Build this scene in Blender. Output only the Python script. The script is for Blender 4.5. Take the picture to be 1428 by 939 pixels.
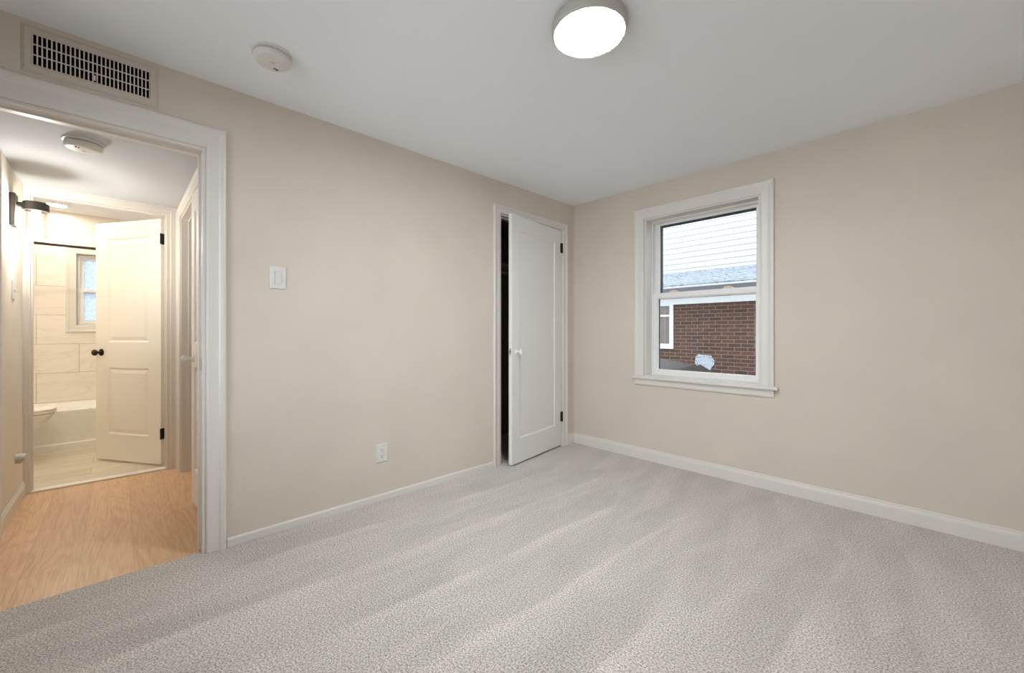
import bpy, bmesh, math, random
from mathutils import Vector, Matrix

for o in list(bpy.data.objects):
    bpy.data.objects.remove(o)
S = bpy.context.scene
COL = S.collection
PI = math.pi

# ------------------------------------------------------------------ camera
cam_d = bpy.data.cameras.new('camera')
cam = bpy.data.objects.new('camera', cam_d)
COL.objects.link(cam)
cam_d.sensor_width = 36.0
cam_d.lens = 36.0 * 572 / 1428
cam_d.shift_y = -6.5 / 1428
cam_d.clip_start = 0.02
cam_d.clip_end = 200
cam.location = (2.579, -3.337, 1.123)
cam.rotation_euler = (PI / 2, 0, math.atan2(0.722, 0.6912))
S.camera = cam

# ------------------------------------------------------------------ world, exposure
S.view_settings.view_transform = 'Standard'
S.view_settings.look = 'None'
S.view_settings.gamma = 1.0
S.view_settings.use_curve_mapping = False
S.view_settings.exposure = 0.0
LAMP_POWER = 142.0        # bedroom ceiling lamp, emission of its diffuser
SCONCE_POWER = 450.0      # hall wall lamp bulb
BATH_POWER = 125.0        # bathroom downlight
SKY_POWER = 6.8
W = bpy.data.worlds.new('overcast_sky')
S.world = W
W.use_nodes = True
wn = W.node_tree.nodes
wn['Background'].inputs[1].default_value = SKY_POWER
wg = wn.new('ShaderNodeTexCoord')
ws = wn.new('ShaderNodeSeparateXYZ')
wr = wn.new('ShaderNodeValToRGB')
W.node_tree.links.new(wg.outputs['Generated'], ws.inputs[0])
W.node_tree.links.new(ws.outputs['Z'], wr.inputs[0])
W.node_tree.links.new(wr.outputs[0], wn['Background'].inputs[0])
wr.color_ramp.elements[0].color = (0.80, 0.86, 0.93, 1)
wr.color_ramp.elements[1].color = (0.88, 0.94, 1.0, 1)
try:
    S.cycles.diffuse_bounces = 7
    S.cycles.max_bounces = 14
    S.cycles.transparent_max_bounces = 16
    S.cycles.caustics_reflective = False
    S.cycles.caustics_refractive = False
except Exception:
    pass


# ------------------------------------------------------------------ helpers: materials
def srgb(r, g, b):
    f = lambda c: (c / 255 / 12.92) if c / 255 <= 0.04045 else ((c / 255 + 0.055) / 1.055) ** 2.4
    return (f(r), f(g), f(b), 1.0)


class NT:
    def __init__(s, name):
        s.m = bpy.data.materials.new(name)
        s.m.use_nodes = True
        s.t = s.m.node_tree
        s.n = s.t.nodes
        s.b = s.n['Principled BSDF']
        s.out = s.n['Material Output']

    def new(s, typ, **kw):
        q = s.n.new('ShaderNode' + typ)
        for k, v in kw.items():
            if k in q.inputs.keys():
                q.inputs[k].default_value = v
            else:
                setattr(q, k, v)
        return q

    def link(s, a, b):
        s.t.links.new(a, b)

    def coord(s, scale=(1, 1, 1), rot=(0, 0, 0), loc=(0, 0, 0)):
        tc = s.new('TexCoord')
        mp = s.new('Mapping')
        mp.inputs['Scale'].default_value = scale
        mp.inputs['Rotation'].default_value = rot
        mp.inputs['Location'].default_value = loc
        s.link(tc.outputs['Object'], mp.inputs[0])
        return mp.outputs[0]

    def noise(s, vec, scale, detail=4, rough=0.55, dist=0.0):
        q = s.new('TexNoise')
        q.inputs['Scale'].default_value = scale
        q.inputs['Detail'].default_value = detail
        q.inputs['Roughness'].default_value = rough
        q.inputs['Distortion'].default_value = dist
        s.link(vec, q.inputs['Vector'])
        return q.outputs[0]

    def ramp(s, fac, stops):
        q = s.new('ValToRGB')
        e = q.color_ramp.elements
        e[0].position, e[0].color = stops[0]
        e[1].position, e[1].color = stops[-1]
        for p, c in stops[1:-1]:
            x = e.new(p)
            x.color = c
        s.link(fac, q.inputs[0])
        return q.outputs[0]

    def mix(s, fac, a, b, mode='MIX'):
        q = s.new('Mix', data_type='RGBA', blend_type=mode)
        for v, i in ((fac, 0), (a, 6), (b, 7)):
            if hasattr(v, 'is_output'):
                s.link(v, q.inputs[i])
            else:
                q.inputs[i].default_value = v
        return q.outputs[2]

    def math(s, op, a, b=None):
        q = s.new('Math', operation=op)
        for i, v in enumerate((a, b)):
            if v is None:
                continue
            if hasattr(v, 'is_output'):
                s.link(v, q.inputs[i])
            else:
                q.inputs[i].default_value = v
        return q.outputs[0]

    def bump(s, h, strength=0.2, dist=0.002):
        q = s.new('Bump')
        q.inputs['Strength'].default_value = strength
        q.inputs['Distance'].default_value = dist
        s.link(h, q.inputs['Height'])
        s.link(q.outputs[0], s.b.inputs['Normal'])

    def base(s, v):
        if hasattr(v, 'is_output'):
            s.link(v, s.b.inputs['Base Color'])
        else:
            s.b.inputs['Base Color'].default_value = v


def paint(name, col, rough=0.6, bump=0.06, var=0.03, scale=180):
    t = NT(name)
    v = t.coord()
    n = t.noise(v, 2.2, 3)
    lo = tuple(c * (1 - var) for c in col[:3]) + (1,)
    hi = tuple(min(1, c * (1 + var)) for c in col[:3]) + (1,)
    t.base(t.ramp(n, [(0.3, lo), (0.7, hi)]))
    t.b.inputs['Roughness'].default_value = rough
    if bump:
        t.bump(t.noise(v, scale, 3), bump, 0.001)
    return t.m


def plain(name, col, rough=0.5, metal=0.0, spec=0.5):
    t = NT(name)
    n = t.noise(t.coord(), 30, 2)
    lo = tuple(c * 0.95 for c in col[:3]) + (1,)
    t.base(t.ramp(n, [(0.3, lo), (0.7, col)]))
    t.b.inputs['Roughness'].default_value = rough
    t.b.inputs['Metallic'].default_value = metal
    t.b.inputs['Specular IOR Level'].default_value = spec
    return t.m


def emit(name, col, strength):
    t = NT(name)
    t.base((0.9, 0.9, 0.9, 1))
    t.b.inputs['Emission Color'].default_value = col
    t.b.inputs['Emission Strength'].default_value = strength
    return t.m


def glass(name, refl=0.06, tint=(0.97, 0.98, 0.98, 1)):
    t = NT(name)
    tr = t.new('BsdfTransparent')
    tr.inputs[0].default_value = tint
    gl = t.new('BsdfGlossy')
    gl.inputs['Roughness'].default_value = 0.02
    fr = t.new('Fresnel')
    fr.inputs['IOR'].default_value = 1.35
    mx = t.new('MixShader')
    f2 = t.math('MULTIPLY', fr.outputs[0], refl / 0.06)
    t.link(f2, mx.inputs[0])
    t.link(tr.outputs[0], mx.inputs[1])
    t.link(gl.outputs[0], mx.inputs[2])
    t.link(mx.outputs[0], t.out.inputs[0])
    return t.m


M = {}
M['wall'] = paint('greige_wall_paint', srgb(213, 203, 191), 0.75)
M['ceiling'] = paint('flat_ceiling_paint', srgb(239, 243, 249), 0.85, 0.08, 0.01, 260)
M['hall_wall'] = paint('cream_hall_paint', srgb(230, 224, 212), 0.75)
M['hall_ceiling'] = paint('dimmed_hall_ceiling_paint', srgb(202, 206, 212), 0.85, 0.08, 0.01, 260)  # hall ceiling colour darkened to hold down the strong sconce light
M['trim'] = paint('white_trim_enamel', srgb(222, 218, 212), 0.35, 0.03, 0.015, 60)
M['door'] = paint('white_door_enamel', srgb(231, 230, 228), 0.38, 0.03, 0.015, 60)
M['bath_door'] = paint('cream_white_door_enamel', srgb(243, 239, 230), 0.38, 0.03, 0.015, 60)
M['vinyl'] = plain('white_window_vinyl', srgb(240, 239, 237), 0.4)
M['plastic'] = plain('white_plastic', srgb(222, 220, 217), 0.4)
M['plastic_grey'] = plain('light_grey_plastic', srgb(200, 198, 195), 0.45)  # grey plastic of the door stop mount, bezel and small fittings
M['grille'] = plain('painted_grille_metal', srgb(206, 198, 187), 0.5)
M['black'] = plain('matte_black_metal', srgb(30, 28, 27), 0.45, 0.3)
M['dark_bronze'] = plain('dark_bronze_metal', srgb(58, 50, 44), 0.4, 0.7)
M['sconce_metal'] = plain('charcoal_fixture_metal', srgb(74, 70, 66), 0.5, 0.3)
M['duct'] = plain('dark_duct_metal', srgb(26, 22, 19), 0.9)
M['louver'] = plain('damper_blade_metal', srgb(96, 86, 72), 0.7)
M['gasket'] = plain('dark_screen_frame', srgb(60, 60, 64), 0.6)
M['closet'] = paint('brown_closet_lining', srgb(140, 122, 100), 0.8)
M['shelf'] = plain('brown_closet_shelf', srgb(180, 162, 138), 0.7)
M['lock'] = plain('tan_lock_plastic', srgb(222, 200, 176), 0.5)
M['slot'] = plain('dark_slot', srgb(50, 47, 44), 0.8)
M['porcelain'] = plain('white_porcelain', srgb(243, 240, 234), 0.28)
M['chrome'] = plain('brushed_chrome', srgb(200, 200, 200), 0.25, 0.9)
M['glass'] = glass('clear_window_glass', 0.05)
M['shade_glass'] = glass('clear_lamp_glass', 0.02, (0.96, 0.96, 0.95, 1))
M['lamp'] = emit('lamp_diffuser', (0.92, 0.965, 1.0, 1), LAMP_POWER)
M['bulb'] = emit('warm_bulb', (1.0, 0.95, 0.89, 1), SCONCE_POWER)
M['downlight'] = emit('downlight_lens', (1.0, 0.90, 0.74, 1), BATH_POWER)
M['nickel'] = plain('satin_nickel', srgb(190, 187, 182), 0.4, 0.35)
M['concrete'] = paint('concrete_ground', srgb(186, 184, 180), 0.9, 0.3, 0.1, 40)
M['rubber'] = plain('black_rubber', srgb(24, 24, 25), 0.9)
M['carpaint'] = plain('dark_car_paint', srgb(46, 41, 37), 0.5, 0.0)
M['carglass'] = plain('dark_car_glass', srgb(40, 38, 36), 0.3)
M['house_white'] = plain('white_house_trim', srgb(214, 217, 220), 0.6)
M['gutter_dark'] = plain('slate_gutter_paint', srgb(100, 102, 108), 0.6)
M['curtain'] = paint('brown_lace_curtain', srgb(150, 128, 112), 0.9, 0.3, 0.25, 30)

# frosted bathroom glass
t = NT('frosted_glass')
tr = t.new('BsdfTranslucent')
v = t.coord()
n = t.noise(v, 60, 3)
t.link(t.ramp(n, [(0.35, (0.48, 0.51, 0.54, 1)), (0.65, (0.60, 0.63, 0.66, 1))]), tr.inputs[0])
tp = t.new('BsdfTransparent')
tp.inputs[0].default_value = (0.19, 0.21, 0.23, 1)
mx = t.new('MixShader')
mx.inputs[0].default_value = 0.3
t.link(tr.outputs[0], mx.inputs[1])
t.link(tp.outputs[0], mx.inputs[2])
t.link(mx.outputs[0], t.out.inputs[0])
M['frosted'] = t.m

# carpet: speckled cut pile with vacuum tracks laid along the length of the room
t = NT('speckled_cut_pile_carpet')
v = t.coord()
sp = t.noise(v, 150, 3, 0.75)
col = t.ramp(sp, [(0.33, srgb(74, 68, 63)), (0.43, srgb(144, 136, 129)), (0.51, srgb(200, 192, 184)), (0.62, srgb(238, 231, 224))])
sp2 = t.noise(v, 260, 2, 0.6)
col = t.mix(0.25, col, t.ramp(sp2, [(0.34, srgb(156, 148, 140)), (0.66, srgb(208, 200, 192))]))
sx = t.new('SeparateXYZ')
t.link(v, sx.inputs[0])
wob = t.noise(t.coord(scale=(0.6, 0.5, 1)), 1.6, 2, 0.5)
wob2 = t.noise(t.coord(scale=(1, 0.35, 1)), 9, 2, 0.6)
u = t.math('ADD', sx.outputs[0], t.math('ADD', t.math('MULTIPLY', wob, 0.12), t.math('MULTIPLY', wob2, 0.035)))
u = t.math('ADD', u, t.math('MULTIPLY', sx.outputs[1], -0.06))
uu = t.math('DIVIDE', t.math('ADD', u, 5.0), 0.37)
fr = t.math('FRACT', uu)
wn1 = t.new('TexWhiteNoise', noise_dimensions='1D')
t.link(t.math('FLOOR', uu), wn1.inputs['W'])
hump = t.math('ABSOLUTE', t.math('SUBTRACT', fr, 0.66))
end_y = t.math('SUBTRACT', t.math('MULTIPLY', wn1.outputs[0], 0.75), t.math('ADD', 1.15, t.math('MULTIPLY', hump, 0.9)))
past = t.math('SUBTRACT', sx.outputs[1], end_y)
ended = t.ramp(t.math('ADD', t.math('MULTIPLY', past, 6.0), 0.5), [(0.35, (1, 1, 1, 1)), (0.65, (0, 0, 0, 1))])
lane_a = t.ramp(fr, [(0.0, (1.12, 1.12, 1.12, 1)), (0.10, (1.02, 1.02, 1.02, 1)), (0.36, (1.0, 1.0, 1.0, 1)), (0.44, (0.92, 0.918, 0.915, 1)), (0.87, (0.91, 0.908, 0.905, 1)), (0.93, (1.14, 1.135, 1.13, 1)), (1.0, (1.12, 1.115, 1.11, 1))])
lane_b = t.ramp(t.math('FRACT', t.math('MULTIPLY', t.math('ADD', uu, t.math('MULTIPLY', sx.outputs[1], 0.9)), 1.4)), [(0.0, (1.06, 1.06, 1.06, 1)), (0.45, (1.03, 1.03, 1.03, 1)), (0.5, (0.97, 0.97, 0.97, 1)), (0.92, (0.96, 0.96, 0.96, 1)), (1.0, (1.06, 1.06, 1.06, 1))])
lane = t.mix(ended, lane_b, lane_a)
vw = t.coord(scale=(1, 0.28, 1), rot=(0, 0, -0.16), loc=(0.4, 0.2, 0))
st2 = t.noise(vw, 5.5, 2, 0.5, 0.9)
wedge = t.ramp(st2, [(0.40, (0.95, 0.95, 0.948, 1)), (0.5, (1, 1, 1, 1)), (0.62, (1.05, 1.05, 1.05, 1))])
col = t.mix(t.ramp(t.noise(t.coord(scale=(1, 0.7, 1)), 2.3, 2, 0.6), [(0.38, (0.15, 0.15, 0.15, 1)), (0.6, (1, 1, 1, 1))]), col, t.mix(1.0, col, lane, 'MULTIPLY'))
col = t.mix(1.0, col, wedge, 'MULTIPLY')
t.base(col)
t.b.inputs['Roughness'].default_value = 0.95
t.b.inputs['Specular IOR Level'].default_value = 0.1
t.b.inputs['Sheen Weight'].default_value = 0.45
t.b.inputs['Sheen Roughness'].default_value = 0.5
t.bump(t.math('ADD', sp, t.math('MULTIPLY', sp2, 0.5)), 0.4, 0.008)
M['carpet'] = t.m

# oak boards running along the hall
t = NT('honey_oak_boards')
v = t.coord(loc=(0.3, 0.055, 0))
bk = t.new('TexBrick')
bk.offset = 0.42
bk.inputs['Scale'].default_value = 1.0
bk.inputs['Mortar Size'].default_value = 0.0012
bk.inputs['Mortar Smooth'].default_value = 0.2
bk.inputs['Brick Width'].default_value = 1.1
bk.inputs['Row Height'].default_value = 0.19
bk.inputs['Color1'].default_value = (0, 0, 0, 1)
bk.inputs['Color2'].default_value = (1, 1, 1, 1)
bk.inputs['Mortar'].default_value = (0.5, 0.5, 0.5, 1)
t.link(v, bk.inputs['Vector'])
off = t.new('VectorMath', operation='MULTIPLY_ADD')
t.link(bk.outputs['Color'], off.inputs[0])
off.inputs[1].default_value = (3.7, 1.3, 2.0)
t.link(v, off.inputs[2])
mp = t.new('Mapping')
mp.inputs['Scale'].default_value = (0.16, 1.0, 1.0)
t.link(off.outputs[0], mp.inputs[0])
wv = t.new('TexNoise')
wv.inputs['Scale'].default_value = 5.5
wv.inputs['Detail'].default_value = 2
wv.inputs['Distortion'].default_value = 0.6
t.link(mp.outputs[0], wv.inputs['Vector'])
rings = t.math('PINGPONG', t.math('MULTIPLY', wv.outputs[0], 22.0), 1.0)
mp2 = t.new('Mapping')
mp2.inputs['Scale'].default_value = (0.05, 1.0, 1.0)
t.link(off.outputs[0], mp2.inputs[0])
fine = t.noise(mp2.outputs[0], 120, 3, 0.6)
gcol = t.ramp(rings, [(0.0, srgb(208, 166, 126)), (0.35, srgb(218, 180, 142)), (1.0, srgb(226, 190, 153))])
gcol = t.mix(0.35, gcol, t.ramp(fine, [(0.35, srgb(190, 150, 112)), (0.62, srgb(230, 196, 160))]))
tone = t.ramp(bk.outputs['Color'], [(0.0, (0.9, 0.87, 0.83, 1)), (1.0, (1.06, 1.05, 1.04, 1))])
gcol = t.mix(1.0, gcol, tone, 'MULTIPLY')
gcol = t.mix(t.math('MULTIPLY', bk.outputs['Fac'], 0.35), gcol, srgb(130, 90, 56))
t.base(gcol)
t.b.inputs['Roughness'].default_value = 0.32
t.bump(t.math('SUBTRACT', 1.0, bk.outputs['Fac']), 0.15, 0.001)
M['oak'] = t.m


def tile(name, axes, loc, bw, rh, c1, c2, grout, offset=0.5, mortar=0.0022, rough=0.25, vein=True, grain=None):
    """rectangular tiles; axes = which object axes run along and up the tiled surface"""
    t = NT(name)
    tc = t.new('TexCoord')
    sx = t.new('SeparateXYZ')
    cb = t.new('CombineXYZ')
    t.link(tc.outputs['Object'], sx.inputs[0])
    t.link(t.math('ADD', sx.outputs[axes[0]], loc[0]), cb.inputs[0])
    t.link(t.math('ADD', sx.outputs[axes[1]], loc[1]), cb.inputs[1])
    bk = t.new('TexBrick')
    bk.offset = offset
    for k, val in (('Scale', 1.0), ('Mortar Size', mortar), ('Mortar Smooth', 0.1), ('Brick Width', bw), ('Row Height', rh)):
        bk.inputs[k].default_value = val
    bk.inputs['Color1'].default_value = c1
    bk.inputs['Color2'].default_value = c2
    bk.inputs['Mortar'].default_value = grout
    t.link(cb.outputs[0], bk.inputs['Vector'])
    col = bk.outputs['Color']
    if vein:
        mpv = t.new('Mapping')
        mpv.inputs['Rotation'].default_value = (0, 0, 0.5)
        mpv.inputs['Scale'].default_value = (0.6, 1.9, 1)
        t.link(cb.outputs[0], mpv.inputs[0])
        nz = t.noise(mpv.outputs[0], 2.6, 5, 0.55, 1.6)
        ve = t.ramp(t.math('ABSOLUTE', t.math('SUBTRACT', nz, 0.5)), [(0.0, (0.88, 0.87, 0.86, 1)), (0.02, (0.97, 0.97, 0.97, 1)), (0.08, (1, 1, 1, 1))])
        col = t.mix(0.8, col, ve, 'MULTIPLY')
    if grain:
        mpg = t.new('Mapping')
        mpg.inputs['Scale'].default_value = grain
        t.link(cb.outputs[0], mpg.inputs[0])
        g = t.noise(mpg.outputs[0], 14, 4, 0.6)
        col = t.mix(1.0, col, t.ramp(g, [(0.35, (0.84, 0.82, 0.80, 1)), (0.65, (1.04, 1.04, 1.04, 1))]), 'MULTIPLY')
    t.base(col)
    t.b.inputs['Roughness'].default_value = rough
    t.bump(t.math('SUBTRACT', 1.0, bk.outputs['Fac']), 0.4, 0.002)
    return t.m


M['bath_tile'] = tile('marble_look_wall_tile', ('Y', 'Z'), (3.956 + 6.1, -1.3 + 3.05), 0.61, 0.305, srgb(236, 228, 218), srgb(242, 235, 226), srgb(186, 176, 162))
M['bath_tile_side'] = tile('marble_look_side_tile', ('X', 'Z'), (6.1, -1.3 + 3.05), 0.61, 0.305, srgb(236, 228, 218), srgb(242, 235, 226), srgb(186, 176, 162))
M['bath_floor'] = tile('pale_wood_look_tile', ('Y', 'X'), (8.3, 6.03), 1.2, 0.2, srgb(206, 194, 174), srgb(222, 212, 194), srgb(178, 166, 148), 0.33, 0.002, 0.4, False, (0.25, 2.5, 1))
M['brick'] = tile('red_brown_brick', ('X', 'Z'), (10.16, 2.4), 0.213, 0.0677, srgb(60, 41, 33), srgb(80, 53, 42), srgb(112, 97, 85), 0.5, 0.006, 0.9, False, (1.0, 1.0, 1))

# lap siding (shape is in the mesh), roof shingles
M['siding'] = plain('white_lap_siding', srgb(170, 173, 177), 0.6)
t = NT('grey_shingles')
v = t.coord()
bk = t.new('TexBrick')
for k, val in (('Scale', 1.0), ('Mortar Size', 0.004), ('Brick Width', 0.30), ('Row Height', 0.14)):
    bk.inputs[k].default_value = val
bk.inputs['Color1'].default_value = srgb(90, 97, 106)
bk.inputs['Color2'].default_value = srgb(112, 118, 128)
bk.inputs['Mortar'].default_value = srgb(40, 43, 50)
t.link(v, bk.inputs['Vector'])
n = t.noise(t.coord(scale=(1, 2.5, 1)), 16, 4, 0.75)
t.base(t.mix(0.6, bk.outputs['Color'], t.ramp(n, [(0.36, srgb(74, 81, 90)), (0.64, srgb(168, 176, 184))])))
t.b.inputs['Roughness'].default_value = 0.9
M['shingle'] = t.m

# peeling white paint over brick
t = NT('peeling_white_paint')
v = t.coord()
n = t.noise(v, 14, 4, 0.7)
pc = t.ramp(n, [(0.30, srgb(120, 118, 120)), (0.38, srgb(146, 152, 160)), (0.7, srgb(166, 172, 180))])
sx = t.new('SeparateXYZ')
cb = t.new('CombineXYZ')
t.link(v, sx.inputs[0])
t.link(t.math('ADD', sx.outputs[0], 10.16), cb.inputs[0])
t.link(t.math('ADD', sx.outputs[2], 2.4), cb.inputs[1])
pb = t.new('TexBrick')
for k, val in (('Scale', 1.0), ('Mortar Size', 0.006), ('Brick Width', 0.213), ('Row Height', 0.0677)):
    pb.inputs[k].default_value = val
t.link(cb.outputs[0], pb.inputs['Vector'])
n2 = t.noise(v, 7, 2, 0.5)
pf = t.math('MULTIPLY', pb.outputs['Fac'], t.math('GREATER_THAN', n2, 0.5))
t.base(t.mix(pf, pc, srgb(96, 92, 98)))
t.b.inputs['Roughness'].default_value = 0.8
M['patch'] = t.m


# ------------------------------------------------------------------ helpers: objects
def tag(o, label=None, cat=None, group=None, kind=None):
    if label:
        o['label'] = label
    if cat:
        o['category'] = cat
    if group:
        o['group'] = group
    if kind:
        o['kind'] = kind
    return o


def root(name, loc, label, cat, rotz=0.0, group=None, kind=None):
    e = bpy.data.objects.new(name, None)
    e.empty_display_size = 0.1
    COL.objects.link(e)
    e.location = loc
    e.rotation_euler = (0, 0, rotz)
    return tag(e, label, cat, group, kind)


def obj(name, bm, mat, parent=None, smooth=False, bevel=0.0, seg=2, label=None):
    me = bpy.data.meshes.new(name)
    bmesh.ops.remove_doubles(bm, verts=bm.verts, dist=1e-6)
    bmesh.ops.recalc_face_normals(bm, faces=bm.faces)
    bm.to_mesh(me)
    bm.free()
    for m in (mat if isinstance(mat, (list, tuple)) else [mat]):
        me.materials.append(m)
    o = bpy.data.objects.new(name, me)
    COL.objects.link(o)
    if parent:
        o.parent = parent
    if smooth:
        for p in me.polygons:
            p.use_smooth = True
        try:
            me.set_sharp_from_angle(angle=math.radians(40))
        except Exception:
            pass
    if bevel:
        b = o.modifiers.new('bevel', 'BEVEL')
        b.width = bevel
        b.segments = seg
        b.limit_method = 'ANGLE'
        b.angle_limit = math.radians(40)
    if label:
        o['label'] = label
    return o


def BM():
    return bmesh.new()


def box(bm, a, b, mi=0):
    x0, y0, z0 = (min(a[i], b[i]) for i in range(3))
    x1, y1, z1 = (max(a[i], b[i]) for i in range(3))
    v = [bm.verts.new(p) for p in ((x0, y0, z0), (x1, y0, z0), (x1, y1, z0), (x0, y1, z0), (x0, y0, z1), (x1, y0, z1), (x1, y1, z1), (x0, y1, z1))]
    for f in ((0, 3, 2, 1), (4, 5, 6, 7), (0, 1, 5, 4), (1, 2, 6, 5), (2, 3, 7, 6), (3, 0, 4, 7)):
        bm.faces.new([v[i] for i in f]).material_index = mi
    return bm


def pbox(bm, fn, a, b):
    """box given in (u, v, w) and put in place by fn"""
    x0, y0, z0 = a
    x1, y1, z1 = b
    v = [bm.verts.new(fn(*p)) for p in ((x0, y0, z0), (x1, y0, z0), (x1, y1, z0), (x0, y1, z0), (x0, y0, z1), (x1, y0, z1), (x1, y1, z1), (x0, y1, z1))]
    for f in ((0, 3, 2, 1), (4, 5, 6, 7), (0, 1, 5, 4), (1, 2, 6, 5), (2, 3, 7, 6), (3, 0, 4, 7)):
        bm.faces.new([v[i] for i in f])


def slab(bm, fn, u0, u1, v0, v1, w0, w1, holes=()):
    """flat slab in the u-v plane from w0 to w1 with rectangular holes; fn maps (u, v, w) to a point"""
    us = sorted({u0, u1, *[h[i] for h in holes for i in (0, 1)]})
    vs = sorted({v0, v1, *[h[i] for h in holes for i in (2, 3)]})
    us = [u for u in us if u0 <= u <= u1]
    vs = [v for v in vs if v0 <= v <= v1]
    nu, nv = len(us) - 1, len(vs) - 1

    def solid(i, j):
        if not (0 <= i < nu and 0 <= j < nv):
            return False
        cu, cv = (us[i] + us[i + 1]) / 2, (vs[j] + vs[j + 1]) / 2
        return not any(h[0] < cu < h[1] and h[2] < cv < h[3] for h in holes)
    cache = {}

    def vt(i, j, w):
        k = (i, j, w)
        if k not in cache:
            cache[k] = bm.verts.new(fn(us[i], vs[j], w))
        return cache[k]
    for i in range(nu):
        for j in range(nv):
            if not solid(i, j):
                continue
            bm.faces.new([vt(i, j, w1), vt(i + 1, j, w1), vt(i + 1, j + 1, w1), vt(i, j + 1, w1)])
            bm.faces.new([vt(i, j + 1, w0), vt(i + 1, j + 1, w0), vt(i + 1, j, w0), vt(i, j, w0)])
            for di, dj, p, q in ((-1, 0, (i, j + 1), (i, j)), (1, 0, (i + 1, j), (i + 1, j + 1)), (0, -1, (i, j), (i + 1, j)), (0, 1, (i + 1, j + 1), (i, j + 1))):
                if not solid(i + di, j + dj):
                    bm.faces.new([vt(*p, w0), vt(*q, w0), vt(*q, w1), vt(*p, w1)])
    return bm


def sweep(bm, fn, path_of, prof, closed=False):
    """profile points (u, v) swept along path_of(u) = list of (a, b); fn(a, b, v) gives a point; mitred corners"""
    rows = [[bm.verts.new(fn(a, b, v)) for a, b in path_of(u)] for u, v in prof]
    n = len(rows[0])
    for r in range(len(rows)):
        r2 = (r + 1) % len(rows)
        for k in range(n if closed else n - 1):
            k2 = (k + 1) % n
            bm.faces.new([rows[r][k], rows[r][k2], rows[r2][k2], rows[r2][k]])
    if not closed:
        bm.faces.new([rw[0] for rw in rows])
        bm.faces.new([rw[-1] for rw in rows])
    return bm


def lathe(bm, prof, mat=Matrix(), seg=32, cap=True):
    """profile of (radius, height) turned about local Z, placed by mat"""
    rings = []
    for r, z in prof:
        if r < 1e-6:
            rings.append([bm.verts.new(mat @ Vector((0, 0, z)))])
        else:
            rings.append([bm.verts.new(mat @ Vector((r * math.cos(2 * PI * k / seg), r * math.sin(2 * PI * k / seg), z))) for k in range(seg)])
    for a, b in zip(rings, rings[1:]):
        for k in range(seg):
            k2 = (k + 1) % seg
            if len(a) == 1 and len(b) == 1:
                continue
            if len(a) == 1:
                bm.faces.new([a[0], b[k2], b[k]])
            elif len(b) == 1:
                bm.faces.new([a[k], a[k2], b[0]])
            else:
                bm.faces.new([a[k], a[k2], b[k2], b[k]])
    if cap:
        for r in (rings[0], rings[-1]):
            if len(r) > 2:
                bm.faces.new(r)
    return bm


def aim(loc, direction):
    """matrix that puts local Z along direction at loc"""
    return Matrix.Translation(loc) @ Vector(direction).to_track_quat('Z', 'Y').to_matrix().to_4x4()


def loft(bm, rings, cap=True):
    vs = [[bm.verts.new(p) for p in r] for r in rings]
    n = len(vs[0])
    for a, b in zip(vs, vs[1:]):
        for k in range(n):
            bm.faces.new([a[k], a[(k + 1) % n], b[(k + 1) % n], b[k]])
    if cap:
        bm.faces.new(vs[0])
        bm.faces.new(vs[-1])
    return bm


FX = lambda x: (lambda u, v, w: (x + w, u, v))      # slab across x, u = y, v = z
FXn = lambda x: (lambda u, v, w: (x - w, u, v))
FY = lambda y: (lambda u, v, w: (u, y + w, v))
FYn = lambda y: (lambda u, v, w: (u, y - w, v))
FZ = lambda z: (lambda u, v, w: (u, v, z + w))


def struct(name, bm, mat, label, cat, parent=None, **k):
    o = obj(name, bm, mat, parent, **k)
    return tag(o, label, cat, None, 'structure')


H = 2.40          # bedroom ceiling
HH = 2.14         # lowered hall ceiling
RX, RY = 3.30, -4.00   # far sides of the bedroom behind the camera
D1 = (-3.78, -3.02, 0.0, 2.055)      # bedroom doorway y0 y1 z0 z1 in the left wall
D2 = (-1.011, -0.190, 0.0, 2.125)    # closet doorway
W1 = (0.783, 1.682, 0.725, 2.112)    # window x0 x1 z0 z1 in the right wall
VENT = (-3.600, -3.229, 2.213, 2.352)

# ------------------------------------------------------------------ the room
struct('floor', slab(BM(), FZ(0), -0.03, RX + 0.1, RY - 0.1, 0.1, -0.06, 0.0), M['carpet'], 'beige speckled cut-pile carpet covering the bedroom floor', 'floor')
struct('ceiling', slab(BM(), FZ(H), -0.115, RX + 0.1, RY - 0.1, 0.2, 0.0, 0.1), M['ceiling'], 'flat pale grey bedroom ceiling with round lamp', 'ceiling')
struct('wall_left', slab(BM(), FX(-0.115), RY - 0.1, 0.0, -0.06, H, 0.0, 0.115, [(D1[0], D1[1], -0.06, D1[3]), (D2[0], D2[1], -0.06, D2[3]), VENT]),
       M['wall'], 'greige wall with the hall doorway, light switch and closet', 'wall')
struct('wall_right', slab(BM(), FY(0), -0.115, RX + 0.1, -0.06, H, 0.0, 0.2, [W1]), M['wall'], 'greige wall with the sash window', 'wall')
struct('wall_side', slab(BM(), FX(RX), RY - 0.1, 0.0, -0.06, H, 0.0, 0.1), M['wall'], 'greige bedroom wall beyond the right edge of the picture', 'wall')
W4 = (0.40, 2.40, 0.70, 2.12)
struct('wall_back', slab(BM(), FY(RY - 0.1), 0.0, RX, -0.06, H, 0.0, 0.1, [W4]), M['wall'], 'greige bedroom wall behind the viewer', 'wall')

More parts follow.
